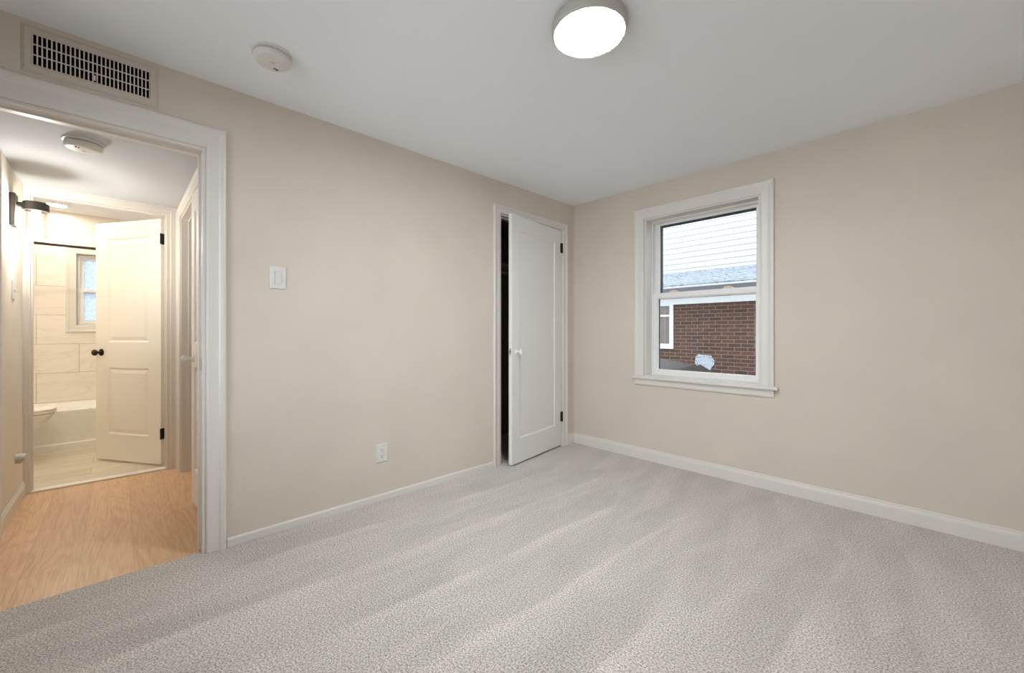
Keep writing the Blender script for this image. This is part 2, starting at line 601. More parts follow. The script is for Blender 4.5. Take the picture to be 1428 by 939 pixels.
# hall
HX = -1.78
HL, HR = -3.815, -2.98
struct('floor_hall', slab(BM(), FZ(0), HX - 0.04, -0.03, HL - 0.12, -2.4, -0.06, 0.0), M['oak'], 'honey oak board floor of the hall', 'floor')
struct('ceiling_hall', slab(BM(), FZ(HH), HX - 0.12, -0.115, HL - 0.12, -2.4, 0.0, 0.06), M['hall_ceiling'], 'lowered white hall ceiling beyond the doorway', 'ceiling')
D4 = (-0.835, -0.17, 0.0, 2.03)
struct('wall_hall_left', slab(BM(), FY(HL - 0.12), HX, -0.115, -0.06, HH, 0.0, 0.12, [(D4[0], D4[1], -0.06, D4[3])]), M['hall_wall'], 'cream hall wall carrying the lamp and switch', 'wall')
D5 = (-1.62, -0.15, 0.0, 2.03)
struct('wall_hall_right', slab(BM(), FY(HR), HX, -0.115, -0.06, HH, 0.0, 0.12, [(D5[0], D5[1], -0.06, D5[3])]), M['hall_wall'], 'narrow hall wall on the right with hall closet opening', 'wall')
D3 = (-3.80, -3.042, 0.0, 2.10)
struct('wall_hall_end', slab(BM(), FX(HX - 0.12), -4.55, -2.4, -0.06, 2.5, 0.0, 0.12, [(D3[0], D3[1], -0.06, D3[3])]), M['hall_wall'], 'wall at the end of the hall with the bathroom doorway', 'wall')
bm = BM()
slab(bm, FY(-2.46), HX, -0.115, 0, HH, 0.0, 0.06)
struct('wall_hall_closet', bm, M['wall'], 'back wall of the hall closet', 'wall')

# bathroom
BX, BL, BR, BH = -3.87, -4.45, -2.75, 2.40
struct('floor_bathroom', slab(BM(), FZ(0), BX - 0.12, HX - 0.04, BL - 0.1, BR + 0.1, -0.06, 0.006), M['bath_floor'], 'pale wood-look tile floor of the bathroom', 'floor')
struct('ceiling_bathroom', slab(BM(), FZ(BH), BX - 0.12, HX - 0.12, BL - 0.1, BR + 0.1, 0.0, 0.08), M['ceiling'], 'bathroom ceiling seen above the bathroom door', 'ceiling')
W2 = (-3.67, -3.02, 1.195, 1.965)
struct('wall_bathroom_far', slab(BM(), FX(BX - 0.12), BL - 0.1, BR + 0.1, -0.06, BH, 0.0, 0.12, [W2]), M['bath_tile'], 'marble-tiled wall above the bathtub', 'wall')
struct('wall_bathroom_left', slab(BM(), FY(BL - 0.1), BX, HX - 0.12, -0.06, BH, 0.0, 0.1), M['bath_tile_side'], 'bathroom wall behind the toilet', 'wall')
struct('wall_bathroom_right', slab(BM(), FY(BR), BX, HX - 0.12, -0.06, BH, 0.0, 0.1), M['bath_tile_side'], 'bathroom wall hidden behind the open door', 'wall')

# closet behind the left wall
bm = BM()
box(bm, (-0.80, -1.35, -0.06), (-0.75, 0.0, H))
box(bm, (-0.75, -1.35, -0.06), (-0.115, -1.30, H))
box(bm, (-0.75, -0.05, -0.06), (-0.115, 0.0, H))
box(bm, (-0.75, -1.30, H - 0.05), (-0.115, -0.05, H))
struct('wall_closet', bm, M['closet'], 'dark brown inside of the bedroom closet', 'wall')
struct('floor_closet', slab(BM(), FZ(0), -0.75, -0.03, -1.30, -0.05, -0.06, -0.001), M['carpet'], 'carpeted closet floor behind the open door', 'floor')

# ------------------------------------------------------------------ trim
CAS = [(0, 0), (0, 0.009), (0.004, 0.013), (0.010, 0.015), (0.040, 0.013), (0.052, 0.014), (0.060, 0.019), (0.072, 0.022), (0.080, 0.021), (0.084, 0.016), (0.084, 0)]


def casing(fn, a0, a1, top, side=0.084, head=0.105, z0=0.0, reveal=0.004, prof=CAS, left=True, right=True):
    bm = BM()
    ks = side / 0.084
    kh = head / 0.084

    def path(u):
        us, uh = reveal + u * ks, reveal + u * kh
        return [(a0 - us, z0), (a0 - us, top + uh), (a1 + us, top + uh), (a1 + us, z0)]
    sweep(bm, fn, path, prof)
    return bm


def jamb(fn, a0, a1, top, depth, th=0.016, stop=None, z0=0.0):
    """lining of an opening: two sides and a head, with a stop bead"""
    bm = BM()
    prof = [(0, -0.001), (0, depth + 0.001), (-th, depth + 0.001), (-th, -0.001)]
    if stop:
        s0, s1 = stop
        prof = [(0, -0.001), (0, depth + 0.001), (-th, depth + 0.001), (-th, s1), (-th - 0.010, s1), (-th - 0.010, s0), (-th, s0), (-th, -0.001)]

    def path(u):
        return [(a0 - u, z0), (a0 - u, top + u), (a1 + u, top + u), (a1 + u, z0)]
    sweep(bm, fn, path, prof)
    return bm


# bedroom doorway (wall faces x = 0 and x = -0.115)
r = root('trim_1', (0, -3.4, 0), 'white moulded casing and jamb around the doorway to the hall', 'door trim', kind='structure')
r.location = (0, 0, 0)
obj('casing', casing(FX(0), D1[0], D1[1] - 0.004, D1[3] - 0.004, 0.084, 0.108), M['trim'], r, bevel=0.0008)
obj('casing', casing(FXn(-0.115), D1[0], D1[1] - 0.004, D1[3] - 0.004, 0.030, 0.078), M['trim'], r)
obj('jamb', jamb(FX(-0.115), D1[0], D1[1], D1[3], 0.115, 0.014, (0.03, 0.065)), M['trim'], r, bevel=0.001)
bm = BM()
box(bm, (-0.052, D1[1] - 0.0165, 0.925), (-0.024, D1[1] - 0.014, 0.985))
obj('strike_plate', bm, M['nickel'], r, label='small metal strike plate')

r = root('trim_2', (0, 0, 0), 'white casing and jamb around the bedroom closet door', 'door trim', kind='structure')
obj('casing', casing(FX(0), D2[0], D2[1], D2[3] - 0.004, 0.072, 0.068), M['trim'], r, bevel=0.0008)
obj('jamb', jamb(FX(-0.115), D2[0], D2[1], D2[3], 0.115, 0.014, (0.045, 0.075)), M['trim'], r, bevel=0.001)

r = root('trim_3', (0, 0, 0), 'white casing and jamb around the bathroom doorway', 'door trim', kind='structure')
obj('casing', casing(FX(HX), D3[0] + 0.010, D3[1], D3[3] - 0.004, 0.060, 0.080), M['trim'], r, bevel=0.0008)
obj('jamb', jamb(FX(HX - 0.12), D3[0], D3[1], D3[3], 0.12, 0.016, (0.045, 0.08)), M['trim'], r, bevel=0.001)
bm = BM()
box(bm, (HX - 0.075, D3[0] + 0.016, 0.0), (HX - 0.005, D3[1] - 0.016, 0.012))
obj('threshold', bm, M['porcelain'], r, bevel=0.004, label='pale stone threshold strip')

r = root('trim_4', (0, 0, 0), 'white casing and jamb of the hall closet opening', 'door trim', kind='structure')
obj('casing', casing(FYn(HR), D5[0], D5[1] - 0.07, D5[3], 0.072, 0.078), M['trim'], r, bevel=0.0008)
obj('jamb', jamb(FY(HR), D5[0], D5[1], D5[3], 0.12, 0.014, (0.045, 0.08)), M['trim'], r, bevel=0.001)

r = root('trim_5', (0, 0, 0), 'white casing at the far left edge of the hall wall', 'door trim', kind='structure')
obj('casing', casing(FY(HL), D4[0], D4[1] - 0.04, D4[3], 0.078, 0.078), M['trim'], r, bevel=0.0008)
obj('jamb', jamb(FY(HL - 0.12), D4[0], D4[1], D4[3], 0.12, 0.014, (0.03, 0.065)), M['trim'], r)

BASE = [(0, 0), (0.013, 0), (0.013, 0.070), (0.011, 0.080), (0.007, 0.088), (0.006, 0.098), (0.003, 0.101), (0, 0.101)]


def baseboard(name, pts, label, prof=BASE):
    """profile (out, up) run along a polyline of floor points; out is to the left of travel"""
    bm = BM()
    P = [Vector((x, y)) for x, y in pts]
    rows = []
    for o_, z in prof:
        row = []
        for i, p in enumerate(P):
            d0 = (P[i] - P[i - 1]).normalized() if i else None
            d1 = (P[i + 1] - P[i]).normalized() if i < len(P) - 1 else None
            d0, d1 = d0 or d1, d1 or d0
            n0, n1 = Vector((-d0.y, d0.x)), Vector((-d1.y, d1.x))
            m = (n0 + n1) / (1 + n0.dot(n1))
            row.append(bm.verts.new((p.x + m.x * o_, p.y + m.y * o_, z)))
        rows.append(row)
    for a in range(len(rows)):
        b = (a + 1) % len(rows)
        for k in range(len(P) - 1):
            bm.faces.new([rows[a][k], rows[a][k + 1], rows[b][k + 1], rows[b][k]])
    bm.faces.new([rw[0] for rw in rows])
    bm.faces.new([rw[-1] for rw in rows])
    return struct(name, bm, M['trim'], label, 'baseboard', bevel=0.001)


LOW = [(0, 0), (0.012, 0), (0.012, 0.036), (0.009, 0.042), (0.004, 0.045), (0, 0.045)]
baseboard('baseboard_left', [(0, -1.088), (0, -2.932)][::-1][::-1], 'low white baseboard strip between closet and hall doorway', [( o_, z) for o_, z in LOW])
baseboard('baseboard_right', [(RX, 0), (0, 0), (0, -0.112)], 'white moulded baseboard under the window wall')
baseboard('baseboard_side', [(RX, RY), (RX, -0.016)], 'white baseboard beyond the right edge of the picture')
baseboard('baseboard_hall', [(HX, HL), (-0.925, HL)][::-1][::-1], 'white moulded baseboard at the foot of the left hall wall')

# fix travel direction where "left of travel" must face the room is checked in each call above


# ------------------------------------------------------------------ doors
def door_leaf(w, z0, z1, th, panels, raised=True, back=True):
    """local: x = along the leaf, y = 0 is the face that is seen, y = -th the other"""
    bm = BM()
    us = sorted({0, w, *[p[i] for p in panels for i in (0, 1)]})
    vs = sorted({z0, z1, *[p[i] for p in panels for i in (2, 3)]})

    def ispan(a, b):
        return any(p[0] < a < p[1] and p[2] < b < p[3] for p in panels)
    for face_y, s in ((0.0, 1), (-th, -1)):
        for i in range(len(us) - 1):
            for j in range(len(vs) - 1):
                if ispan((us[i] + us[i + 1]) / 2, (vs[j] + vs[j + 1]) / 2):
                    continue
                bm.faces.new([bm.verts.new((a, face_y, b)) for a, b in ((us[i], vs[j]), (us[i + 1], vs[j]), (us[i + 1], vs[j + 1]), (us[i], vs[j + 1]))])
        for p in panels:
            steps = [(0, 0), (0.004, 0.003), (0.012, 0.009), (0.018, 0.009), (0.042, 0.003), (0.046, 0.002)] if raised else [(0, 0), (0.006, 0.002), (0.010, 0.007), (0.016, 0.010)]
            prev = None
            for ins, dep in steps:
                rg = [bm.verts.new((a, face_y - s * dep, b)) for a, b in ((p[0] + ins, p[2] + ins), (p[1] - ins, p[2] + ins), (p[1] - ins, p[3] - ins), (p[0] + ins, p[3] - ins))]
                if prev:
                    for k in range(4):
                        bm.faces.new([prev[k], prev[(k + 1) % 4], rg[(k + 1) % 4], rg[k]])
                prev = rg
            bm.faces.new(prev)
    for j in range(len(vs) - 1):
        for x in (0, w):
            bm.faces.new([bm.verts.new(q) for q in ((x, 0, vs[j]), (x, -th, vs[j]), (x, -th, vs[j + 1]), (x, 0, vs[j + 1]))])
    for i in range(len(us) - 1):
        for z in (z0, z1):
            bm.faces.new([bm.verts.new(q) for q in ((us[i], 0, z), (us[i + 1], 0, z), (us[i + 1], -th, z), (us[i], -th, z))])
    return bm


def knob_bm(x, z, y=0.0, sign=1, k=1.0, rose=0.028):
    bm = BM()
    lathe(bm, [(0.0, 0), (rose, 0), (rose, 0.004), (rose * 0.8, 0.008), (0.011 * k, 0.011), (0.009 * k, 0.024), (0.011 * k, 0.030), (0.020 * k, 0.036), (0.0265 * k, 0.046), (0.0265 * k, 0.053), (0.021 * k, 0.061), (0.010 * k, 0.065), (0.0, 0.066)],
          aim((x, y, z), (0, sign, 0)), 28)
    return bm


def hinge_bm(y, x, z, h=0.09, wid=0.030):
    """a black butt hinge: one leaf and its knuckle, on the hinge edge of a door at local x"""
    bm = BM()
    lathe(bm, [(0, 0), (0.0055, 0.0), (0.0065, 0.004), (0.0065, h - 0.004), (0.0055, h), (0, h)], Matrix.Translation((x, y, z - h / 2)), 14)
    box(bm, (x, y - wid, z - h / 2 + 0.002), (x + 0.0016, y, z + h / 2 - 0.002))
    return bm


# door_1: bedroom closet door, ajar
hx, hy = 0.004, -0.200
fx, fy = 0.122, -0.979
ang = math.atan2(fy - hy, fx - hx)
wd = 0.795
d1 = root('door_1', (hx, hy, 0), 'white one-panel closet door standing slightly ajar beside the corner', 'door', ang, kind='structure')
obj('leaf', door_leaf(wd, 0.014, 2.108, 0.035, [(0.115, wd - 0.105, 0.215, 1.985)], raised=False), M['door'], d1, bevel=0.002)
for z in (1.945, 0.292):
    h = BM()
    lathe(h, [(0, 0), (0.0055, 0), (0.0075, 0.004), (0.0075, 0.094), (0.0055, 0.098), (0, 0.098)], Matrix.Translation((-0.006, 0.006, z - 0.049)), 14)
    box(h, (-0.0075, 0.0005, z - 0.047), (0.022, 0.0022, z + 0.047))
    obj('hinge', h, M['black'], d1, smooth=True, label='black butt hinge')
kb = obj('knob', knob_bm(wd - 0.063, 0.955, 0.0, 1, 0.9, 0.024), M['door'], d1, smooth=True, label='white round knob')
bm = BM()
box(bm, (wd - 0.0005, -0.028, 0.93), (wd + 0.0012, -0.008, 0.985))
lp = obj('latch_plate', bm, M['nickel'], d1, label='small metal latch plate on the door edge')
bm = BM()
box(bm, (wd + 0.0012, -0.022, 0.951), (wd + 0.006, -0.014, 0.965))
obj('latch_bolt', bm, M['dark_bronze'], lp)

# door_2: bathroom door, swung in
d = Vector((-2.513 + 1.890, -3.485 + 3.088))
ang = math.atan2(d.y, d.x)
wd = d.length
d2 = root('door_2', (-1.890, -3.088, 0), 'white two-panel bathroom door swung open with a dark knob', 'door', ang, kind='structure')
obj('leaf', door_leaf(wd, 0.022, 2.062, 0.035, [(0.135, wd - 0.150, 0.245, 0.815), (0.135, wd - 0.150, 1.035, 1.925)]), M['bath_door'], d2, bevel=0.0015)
obj('knob', knob_bm(wd - 0.068, 0.945, 0.0, 1, 1.0, 0.030), M['dark_bronze'], d2, smooth=True, label='dark bronze round knob')
obj('knob', knob_bm(wd - 0.068, 0.945, -0.035, -1, 1.0, 0.030), M['dark_bronze'], d2, smooth=True, label='dark bronze round knob')
for z in (1.895, 0.275):
    h = BM()
    lathe(h, [(0, 0), (0.0065, 0.001), (0.0065, 0.089), (0, 0.09)], Matrix.Translation((-0.006, 0.004, z - 0.045)), 12)
    box(h, (-0.0016, -0.033, z - 0.045), (0.0004, 0.002, z + 0.045))   # leaf let into the door edge
    obj('hinge', h, M['black'], d2, label='black butt hinge')

# door_3: hall closet door, almost edge-on behind the doorway jamb
fx, fy, hx, hy = -0.812, -2.996, -0.165, -2.965
d = Vector((fx - hx, fy - hy))
d3 = root('door_3', (hx, hy, 0), 'white hall closet door seen almost edge-on behind the doorway jamb', 'door', math.atan2(d.y, d.x), kind='structure')
wd = d.length
bm = door_leaf(wd, 0.02, 2.022, 0.035, [(0.10, wd - 0.10, 0.24, 0.90), (0.10, wd - 0.10, 1.05, 1.90)])
obj('leaf', bm, M['door'], d3, bevel=0.004)
obj('knob', knob_bm(wd - 0.075, 0.952, 0.0, 1, 0.85, 0.024), M['door'], d3, smooth=True, label='white round knob')

# door_4: closed door at the near end of the left hall wall
d4 = root('door_4', (D4[0] + 0.016, HL - 0.04, 0), 'closed white door hidden left of the doorway view', 'door', 0.0, kind='structure')
wd = D4[1] - D4[0] - 0.032
obj('leaf', door_leaf(wd, 0.01, 2.012, 0.035, [(0.12, wd - 0.12, 0.24, 0.82), (0.12, wd - 0.12, 1.03, 1.90)]), M['door'], d4, bevel=0.0015)
obj('knob', knob_bm(wd - 0.07, 0.945, 0.0, 1), M['dark_bronze'], d4, smooth=True)


# ------------------------------------------------------------------ windows
def ring(bm, fn, a0, a1, b0, b1, wl, wr, wb, wt, w0, w1):
    slab(bm, fn, a0, a1, b0, b1, w0, w1, [(a0 + wl, a1 - wr, b0 + wb, b1 - wt)])


def closed_frame(bm, fn, a0, a1, b0, b1, prof):
    sweep(bm, fn, lambda u: [(a0 - u, b0 - u), (a0 - u, b1 + u), (a1 + u, b1 + u), (a1 + u, b0 - u)], prof, closed=True)


w1 = root('window_1', (0, 0, 0), 'white double-hung sash window looking onto a brick house', 'window', kind='structure')
x0, x1, z0, z1 = W1
F = FY(0)
obj('casing', casing(FYn(0), x0 - 0.004, x1 - 0.002, z1 - 0.004, 0.086, 0.092, z0=z0), M['trim'], w1, bevel=0.0008)
bm = BM()                       # stool with rounded nose and horns
prof = [(-0.043, 0.0), (-0.046, 0.004), (-0.046, 0.016), (-0.043, 0.021), (-0.036, 0.023), (0.098, 0.023), (0.098, 0.0)]
loft(bm, [[(xx, yy, z0 - 0.011 + zz) for yy, zz in prof] for xx in (x0 - 0.108, x1 + 0.114)])
obj('stool', bm, M['trim'], w1, bevel=0.001)
bm = BM()
prof = [(0, 0), (-0.010, 0.0), (-0.016, 0.006), (-0.018, 0.018), (-0.018, 0.050), (-0.014, 0.058), (0, 0.058)]
loft(bm, [[(xx, yy, z0 - 0.069 + zz) for yy, zz in prof] for xx in (x0 - 0.090, x1 + 0.088)])
obj('apron', bm, M['trim'], w1, bevel=0.001)
bm = BM()
ring(bm, F, x0 - 0.001, x1 + 0.001, z0 + 0.010, z1 + 0.001, 0.014, 0.014, 0.010, 0.012, 0.0, 0.098)   # painted box lining
obj('lining', bm, M['trim'], w1)
bm = BM()                       # vinyl frame with two tracks
ring(bm, F, x0 + 0.001, x1 - 0.001, z0 + 0.008, z1 - 0.001, 0.022, 0.022, 0.026, 0.022, 0.098, 0.105)
ring(bm, F, x0 + 0.001, x1 - 0.001, z0 + 0.008, z1 - 0.001, 0.010, 0.010, 0.014, 0.012, 0.105, 0.20)
ring(bm, F, x0 + 0.011, x1 - 0.011, z0 + 0.020, z1 - 0.013, 0.012, 0.012, 0.010, 0.010, 0.139, 0.145)
obj('frame', bm, M['vinyl'], w1)


def sash(name, a0, a1, b0, b1, wl, wr, wb, wt, y0, y1, gy):
    bm = BM()
    prof_in = 0.010
    ring(bm, F, a0, a1, b0, b1, wl - prof_in, wr - prof_in, wb - prof_in, wt - prof_in, y0, y1)
    # sloping glazing bead on the room side
    ga0, ga1, gb0, gb1 = a0 + wl, a1 - wr, b0 + wb, b1 - wt
    closed_frame(bm, F, ga0, ga1, gb0, gb1, [(0.0, gy - 0.002), (0.0, gy - 0.008), (prof_in, y0 + 0.002), (prof_in, gy - 0.002)])
    closed_frame(bm, F, ga0, ga1, gb0, gb1, [(0.0, gy + 0.002), (0.0, gy + 0.008), (prof_in, y1 - 0.001), (prof_in, gy + 0.002)])
    s = obj(name, bm, M['vinyl'], w1, bevel=0.001)
    g = BM()
    box(g, (ga0 - 0.006, gy - 0.002, gb0 - 0.006), (ga1 + 0.006, gy + 0.002, gb1 + 0.006))
    obj('pane', g, M['glass'], s, label='clear pane')
    return s


us_ = sash('upper_sash', x0 + 0.012, x1 - 0.012, 1.412, z1 - 0.014, 0.046, 0.058, 0.040, 0.028, 0.147, 0.180, 0.164)
bm = BM()
ring(bm, F, x0 + 0.050, x1 - 0.060, 1.452, z1 - 0.032, 0.021, 0.008, 0.004, 0.025, 0.181, 0.199)
obj('screen_frame', bm, M['gasket'], w1, label='dark outer screen frame around the upper sash')
ls = sash('lower_sash', x0 + 0.012, x1 - 0.012, z0 + 0.022, 1.465, 0.051, 0.050, 0.046, 0.052, 0.106, 0.138, 0.122)
bm = BM()
ring(bm, F, x0 + 0.058, x1 - 0.058, z0 + 0.06, 1.42, 0.011, 0.006, 0.006, 0.006, 0.1385, 0.1445)
obj('weather_strip', bm, M['gasket'], w1)
for xx in (0.985, 1.425):
    bm = BM()
    prof = [(-0.045, 0), (-0.030, 0.014), (-0.010, 0.020), (0.012, 0.020), (0.032, 0.012), (0.048, 0)]
    loft(bm, [[(xx + a, yy, 1.464 + b) for a, b in prof] for yy in (0.112, 0.134)])
    obj('sash_lock', bm, M['lock'], ls, bevel=0.002, label='tan sash lock')

# window_2: bathroom window with frosted panes
w2 = root('window_2', (0, 0, 0), 'small frosted bathroom window above the tub, half hidden by door', 'window', kind='structure')
y0, y1, z0, z1 = W2
G = FX(BX)
bm = BM()
closed_frame(bm, G, y0, y1, z0, z1, [(0, -0.10), (0, 0.010), (0.006, 0.014), (0.050, 0.016), (0.060, 0.020), (0.076, 0.018), (0.080, 0.0), (0.012, 0.0), (0.012, -0.10)])
obj('casing', bm, M['trim'], w2, bevel=0.001)
Gi = FXn(BX)
bm = BM()
ring(bm, Gi, y0 + 0.0, y1, z0, z1, 0.022, 0.022, 0.022, 0.022, 0.03, 0.11)
obj('frame', bm, M['vinyl'], w2)
zm = 1.572
for nm, b0, b1, dw in (('upper_sash', zm - 0.02, z1 - 0.02, 0.075), ('lower_sash', z0 + 0.02, zm + 0.02, 0.045)):
    bm = BM()
    ring(bm, Gi, y0 + 0.020, y1 - 0.020, b0, b1, 0.032, 0.032, 0.034, 0.034, dw, dw + 0.026)
    s = obj(nm, bm, M['vinyl'], w2, bevel=0.002)
    bm = BM()
    pbox(bm, Gi, (y0 + 0.048, b0 + 0.03, dw + 0.011), (y1 - 0.048, b1 - 0.03, dw + 0.015))
    obj('pane', bm, M['frosted'], s, label='frosted pane')

# window_3: unseen window added behind the viewer to bring in daylight
for nm, fo, fi, (y0, y1, z0, z1), lb in (('window_3', FYn(RY), FY(RY), W4, 'unseen white window added behind the viewer for daylight'),):
    w3 = root(nm, (0, 0, 0), lb, 'window', kind='structure')
    bm = BM()
    closed_frame(bm, fi, y0, y1, z0, z1, [(0, -0.09), (0, 0.010), (0.006, 0.014), (0.07, 0.016), (0.085, 0.020), (0.09, 0.0), (0.012, 0.0), (0.012, -0.09)])
    obj('casing', bm, M['trim'], w3)
    for b0, b1, dw in ((z0, (z0 + z1) / 2 + 0.02, 0.03), ((z0 + z1) / 2 - 0.02, z1, 0.06)):
        bm = BM()
        ring(bm, fo, y0, y1, b0, b1, 0.05, 0.05, 0.05, 0.05, dw, dw + 0.028)
        s = obj('sash', bm, M['vinyl'], w3)
        bm = BM()
        pbox(bm, fo, (y0 + 0.045, b0 + 0.045, dw + 0.012), (y1 - 0.045, b1 - 0.045, dw + 0.016))
        obj('pane', bm, M['glass'], s)

# ------------------------------------------------------------------ bedroom fittings
# ceiling lamp
LX, LY = 1.576, -1.936
lamp = root('ceiling_lamp', (LX, LY, H), 'round flush white ceiling lamp, lit, on the bedroom ceiling', 'lamp')
bm = BM()
lathe(bm, [(0.0, 0.0), (0.148, 0.0), (0.152, -0.003), (0.154, -0.010), (0.154, -0.040), (0.151, -0.048), (0.146, -0.050), (0.141, -0.048), (0.140, -0.030), (0.0, -0.030)], seg=72, cap=False)
obj('rim', bm, M['nickel'], lamp, smooth=True, label='thin satin grey rim')
bm = BM()
lathe(bm, [(0.1395, -0.032), (0.1395, -0.046), (0.137, -0.0485), (0.0, -0.0500)], seg=72, cap=False)
obj('diffuser', bm, M['lamp'], lamp, smooth=True, label='glowing white diffuser')


def smoke_detector(loc, label, rot):
    r = root('smoke_detector', loc, label, 'smoke detector', rot)
    bm = BM()
    lathe(bm, [(0, 0), (0.082, 0), (0.083, -0.004), (0.081, -0.010), (0.072, -0.012), (0, -0.012)], seg=56, cap=False)
    obj('base_plate', bm, M['plastic'], r, smooth=True)
    bm = BM()
    lathe(bm, [(0.060, -0.012), (0.070, -0.016), (0.074, -0.018), (0.074, -0.034), (0.069, -0.041), (0.056, -0.045), (0.030, -0.047), (0.0, -0.047)], seg=56, cap=False)
    b = obj('body', bm, M['plastic'], r, smooth=True)
    bm = BM()
    lathe(bm, [(0.010, -0.046), (0.010, -0.0485), (0.008, -0.0495), (0, -0.0495)], Matrix.Translation((-0.012, 0.006, 0)), 20, cap=False)
    obj('test_button', bm, M['plastic_grey'], b, smooth=True)
    for k in (0, 1):
        bm = BM()
        box(bm, (0.014, -0.030 - 0.011 * k, -0.0482), (0.030, -0.026 - 0.011 * k, -0.045))
        obj('sounder_slot', bm, M['slot'], b)
    return r


smoke_detector((0.459, -2.83, H), 'white round smoke detector on the bedroom ceiling near hall doorway', 3.54)
smoke_detector((-0.59, -3.475, HH), 'white round smoke detector on the hall ceiling beyond the doorway', 0.4)

# supply register high above the doorway
v0 = root('air_vent', (0, -3.414, 2.274), 'wide painted metal air register above the hall doorway', 'vent')
va, vb, vc, vd = -3.625, -3.203, 2.190, 2.365
slots = []
ps = (3.592 - 3.237) / 26.6
for i in range(27):
    for j in range(3):
        a = -3.592 + i * ps
        b = 2.2205 + j * 0.0425
        slots.append((a + 3.414, a + 0.0088 + 3.414, b - 2.274, b + 0.0375 - 2.274))
bm = BM()
slab(bm, FX(0), -3.596 + 3.414, -3.233 + 3.414, 2.2165 - 2.274, 2.348 - 2.274, 0.006, 0.009, slots)
obj('grille', bm, M['grille'], v0)
bm = BM()
closed_frame(bm, FX(0), -3.597 + 3.414, -3.232 + 3.414, 2.2155 - 2.274, 2.349 - 2.274, [(0, 0.0), (0, 0.009), (0.004, 0.010), (0.018, 0.010), (0.026, 0.005), (0.030, 0.0)])
obj('frame', bm, M['grille'], v0, bevel=0.0006)
bm = BM()
for a, b in (((-0.35, -0.1855, -0.0605), (-0.001, -0.1825, 0.0775)), ((-0.35, 0.1815, -0.0605), (-0.001, 0.1845, 0.0775)), ((-0.35, -0.1825, -0.0605), (-0.001, 0.1815, -0.0575)), ((-0.35, -0.1825, 0.0745), (-0.001, 0.1815, 0.0775)), ((-0.352, -0.1855, -0.0605), (-0.35, 0.1845, 0.0775))):
    box(bm, a, b)
obj('duct', bm, M['duct'], v0, label='dark duct behind the grille')
for k in range(3):
    bm = BM()
    zc = -0.035 + k * 0.0425
    loft(bm, [[(-0.060, yy, zc + 0.030), (-0.024, yy, zc + 0.002), (-0.023, yy, zc + 0.0035), (-0.059, yy, zc + 0.0315)] for yy in (-0.178, 0.177)])
    obj('damper_blade', bm, M['duct'], v0)
bm = BM()
box(bm, (0.004, -0.004, -0.046), (0.016, 0.002, -0.026))
obj('lever', bm, M['plastic'], v0, bevel=0.001, label='small white damper lever')


def plate_bm(w, h, d=0.006):
    bm = BM()
    loft(bm, [[(0.0, -w / 2, -h / 2), (0.0, w / 2, -h / 2), (0.0, w / 2, h / 2), (0.0, -w / 2, h / 2)],
              [(d * 0.5, -w / 2, -h / 2), (d * 0.5, w / 2, -h / 2), (d * 0.5, w / 2, h / 2), (d * 0.5, -w / 2, h / 2)],
              [(d, -w / 2 + 0.004, -h / 2 + 0.004), (d, w / 2 - 0.004, -h / 2 + 0.004), (d, w / 2 - 0.004, h / 2 - 0.004), (d, -w / 2 + 0.004, h / 2 - 0.004)]])
    return bm


# rocker light switch
s = root('light_switch', (0, -2.6925, 1.427), 'white rocker light switch on the wall beside the hall doorway', 'light switch')
obj('plate', plate_bm(0.083, 0.127, 0.007), M['plastic'], s, bevel=0.0008)
bm = BM()
slab(bm, FX(0.006), -0.019, 0.019, -0.036, 0.036, 0.0, 0.0025, [(-0.0165, 0.0165, -0.0335, 0.0335)])
obj('bezel', bm, M['plastic_grey'], s)
bm = BM()
loft(bm, [[(0.006, yy, -0.0325), (0.0075, yy, -0.0325), (0.0100, yy, 0.0), (0.0150, yy, 0.0325), (0.006, yy, 0.0325)] for yy in (-0.0155, 0.0155)])
obj('rocker', bm, M['plastic'], s, bevel=0.0008)

# duplex outlet
s = root('wall_outlet', (0, -2.0715, 0.316), 'white duplex electrical outlet low on the left wall', 'outlet')
obj('plate', plate_bm(0.082, 0.124, 0.007), M['plastic'], s, bevel=0.0008)
for zc in (0.021, -0.021):
    bm = BM()
    rings = []
    for d_, k_ in ((0.006, 1.0), (0.0082, 1.0), (0.009, 0.94)):
        rings.append([(d_, k_ * 0.0165 * max(-0.9, min(0.9, math.cos(a))) / 0.9, zc + k_ * 0.0145 * math.sin(a)) for a in [2 * PI * q / 28 for q in range(28)]])
    loft(bm, rings)
    rc = obj('receptacle', bm, M['plastic'], s)
    for yy, hh in ((-0.0065, 0.0045), (0.0065, 0.0035)):
        bm = BM()
        box(bm, (0.0088, yy - 0.0013, zc + 0.003 - hh), (0.0094, yy + 0.0013, zc + 0.003 + hh))
        obj('slot', bm, M['slot'], rc)
    bm = BM()
    lathe(bm, [(0, 0), (0.0028, 0), (0.0028, 0.0006), (0, 0.0006)], aim((0.0088, 0, zc - 0.0085), (1, 0, 0)), 14)
    obj('ground_hole', bm, M['slot'], rc)
bm = BM()
lathe(bm, [(0, 0), (0.003, 0), (0.0025, 0.001), (0, 0.0012)], aim((0.007, 0, 0), (1, 0, 0)), 14)
obj('screw', bm, M['plastic_grey'], s)

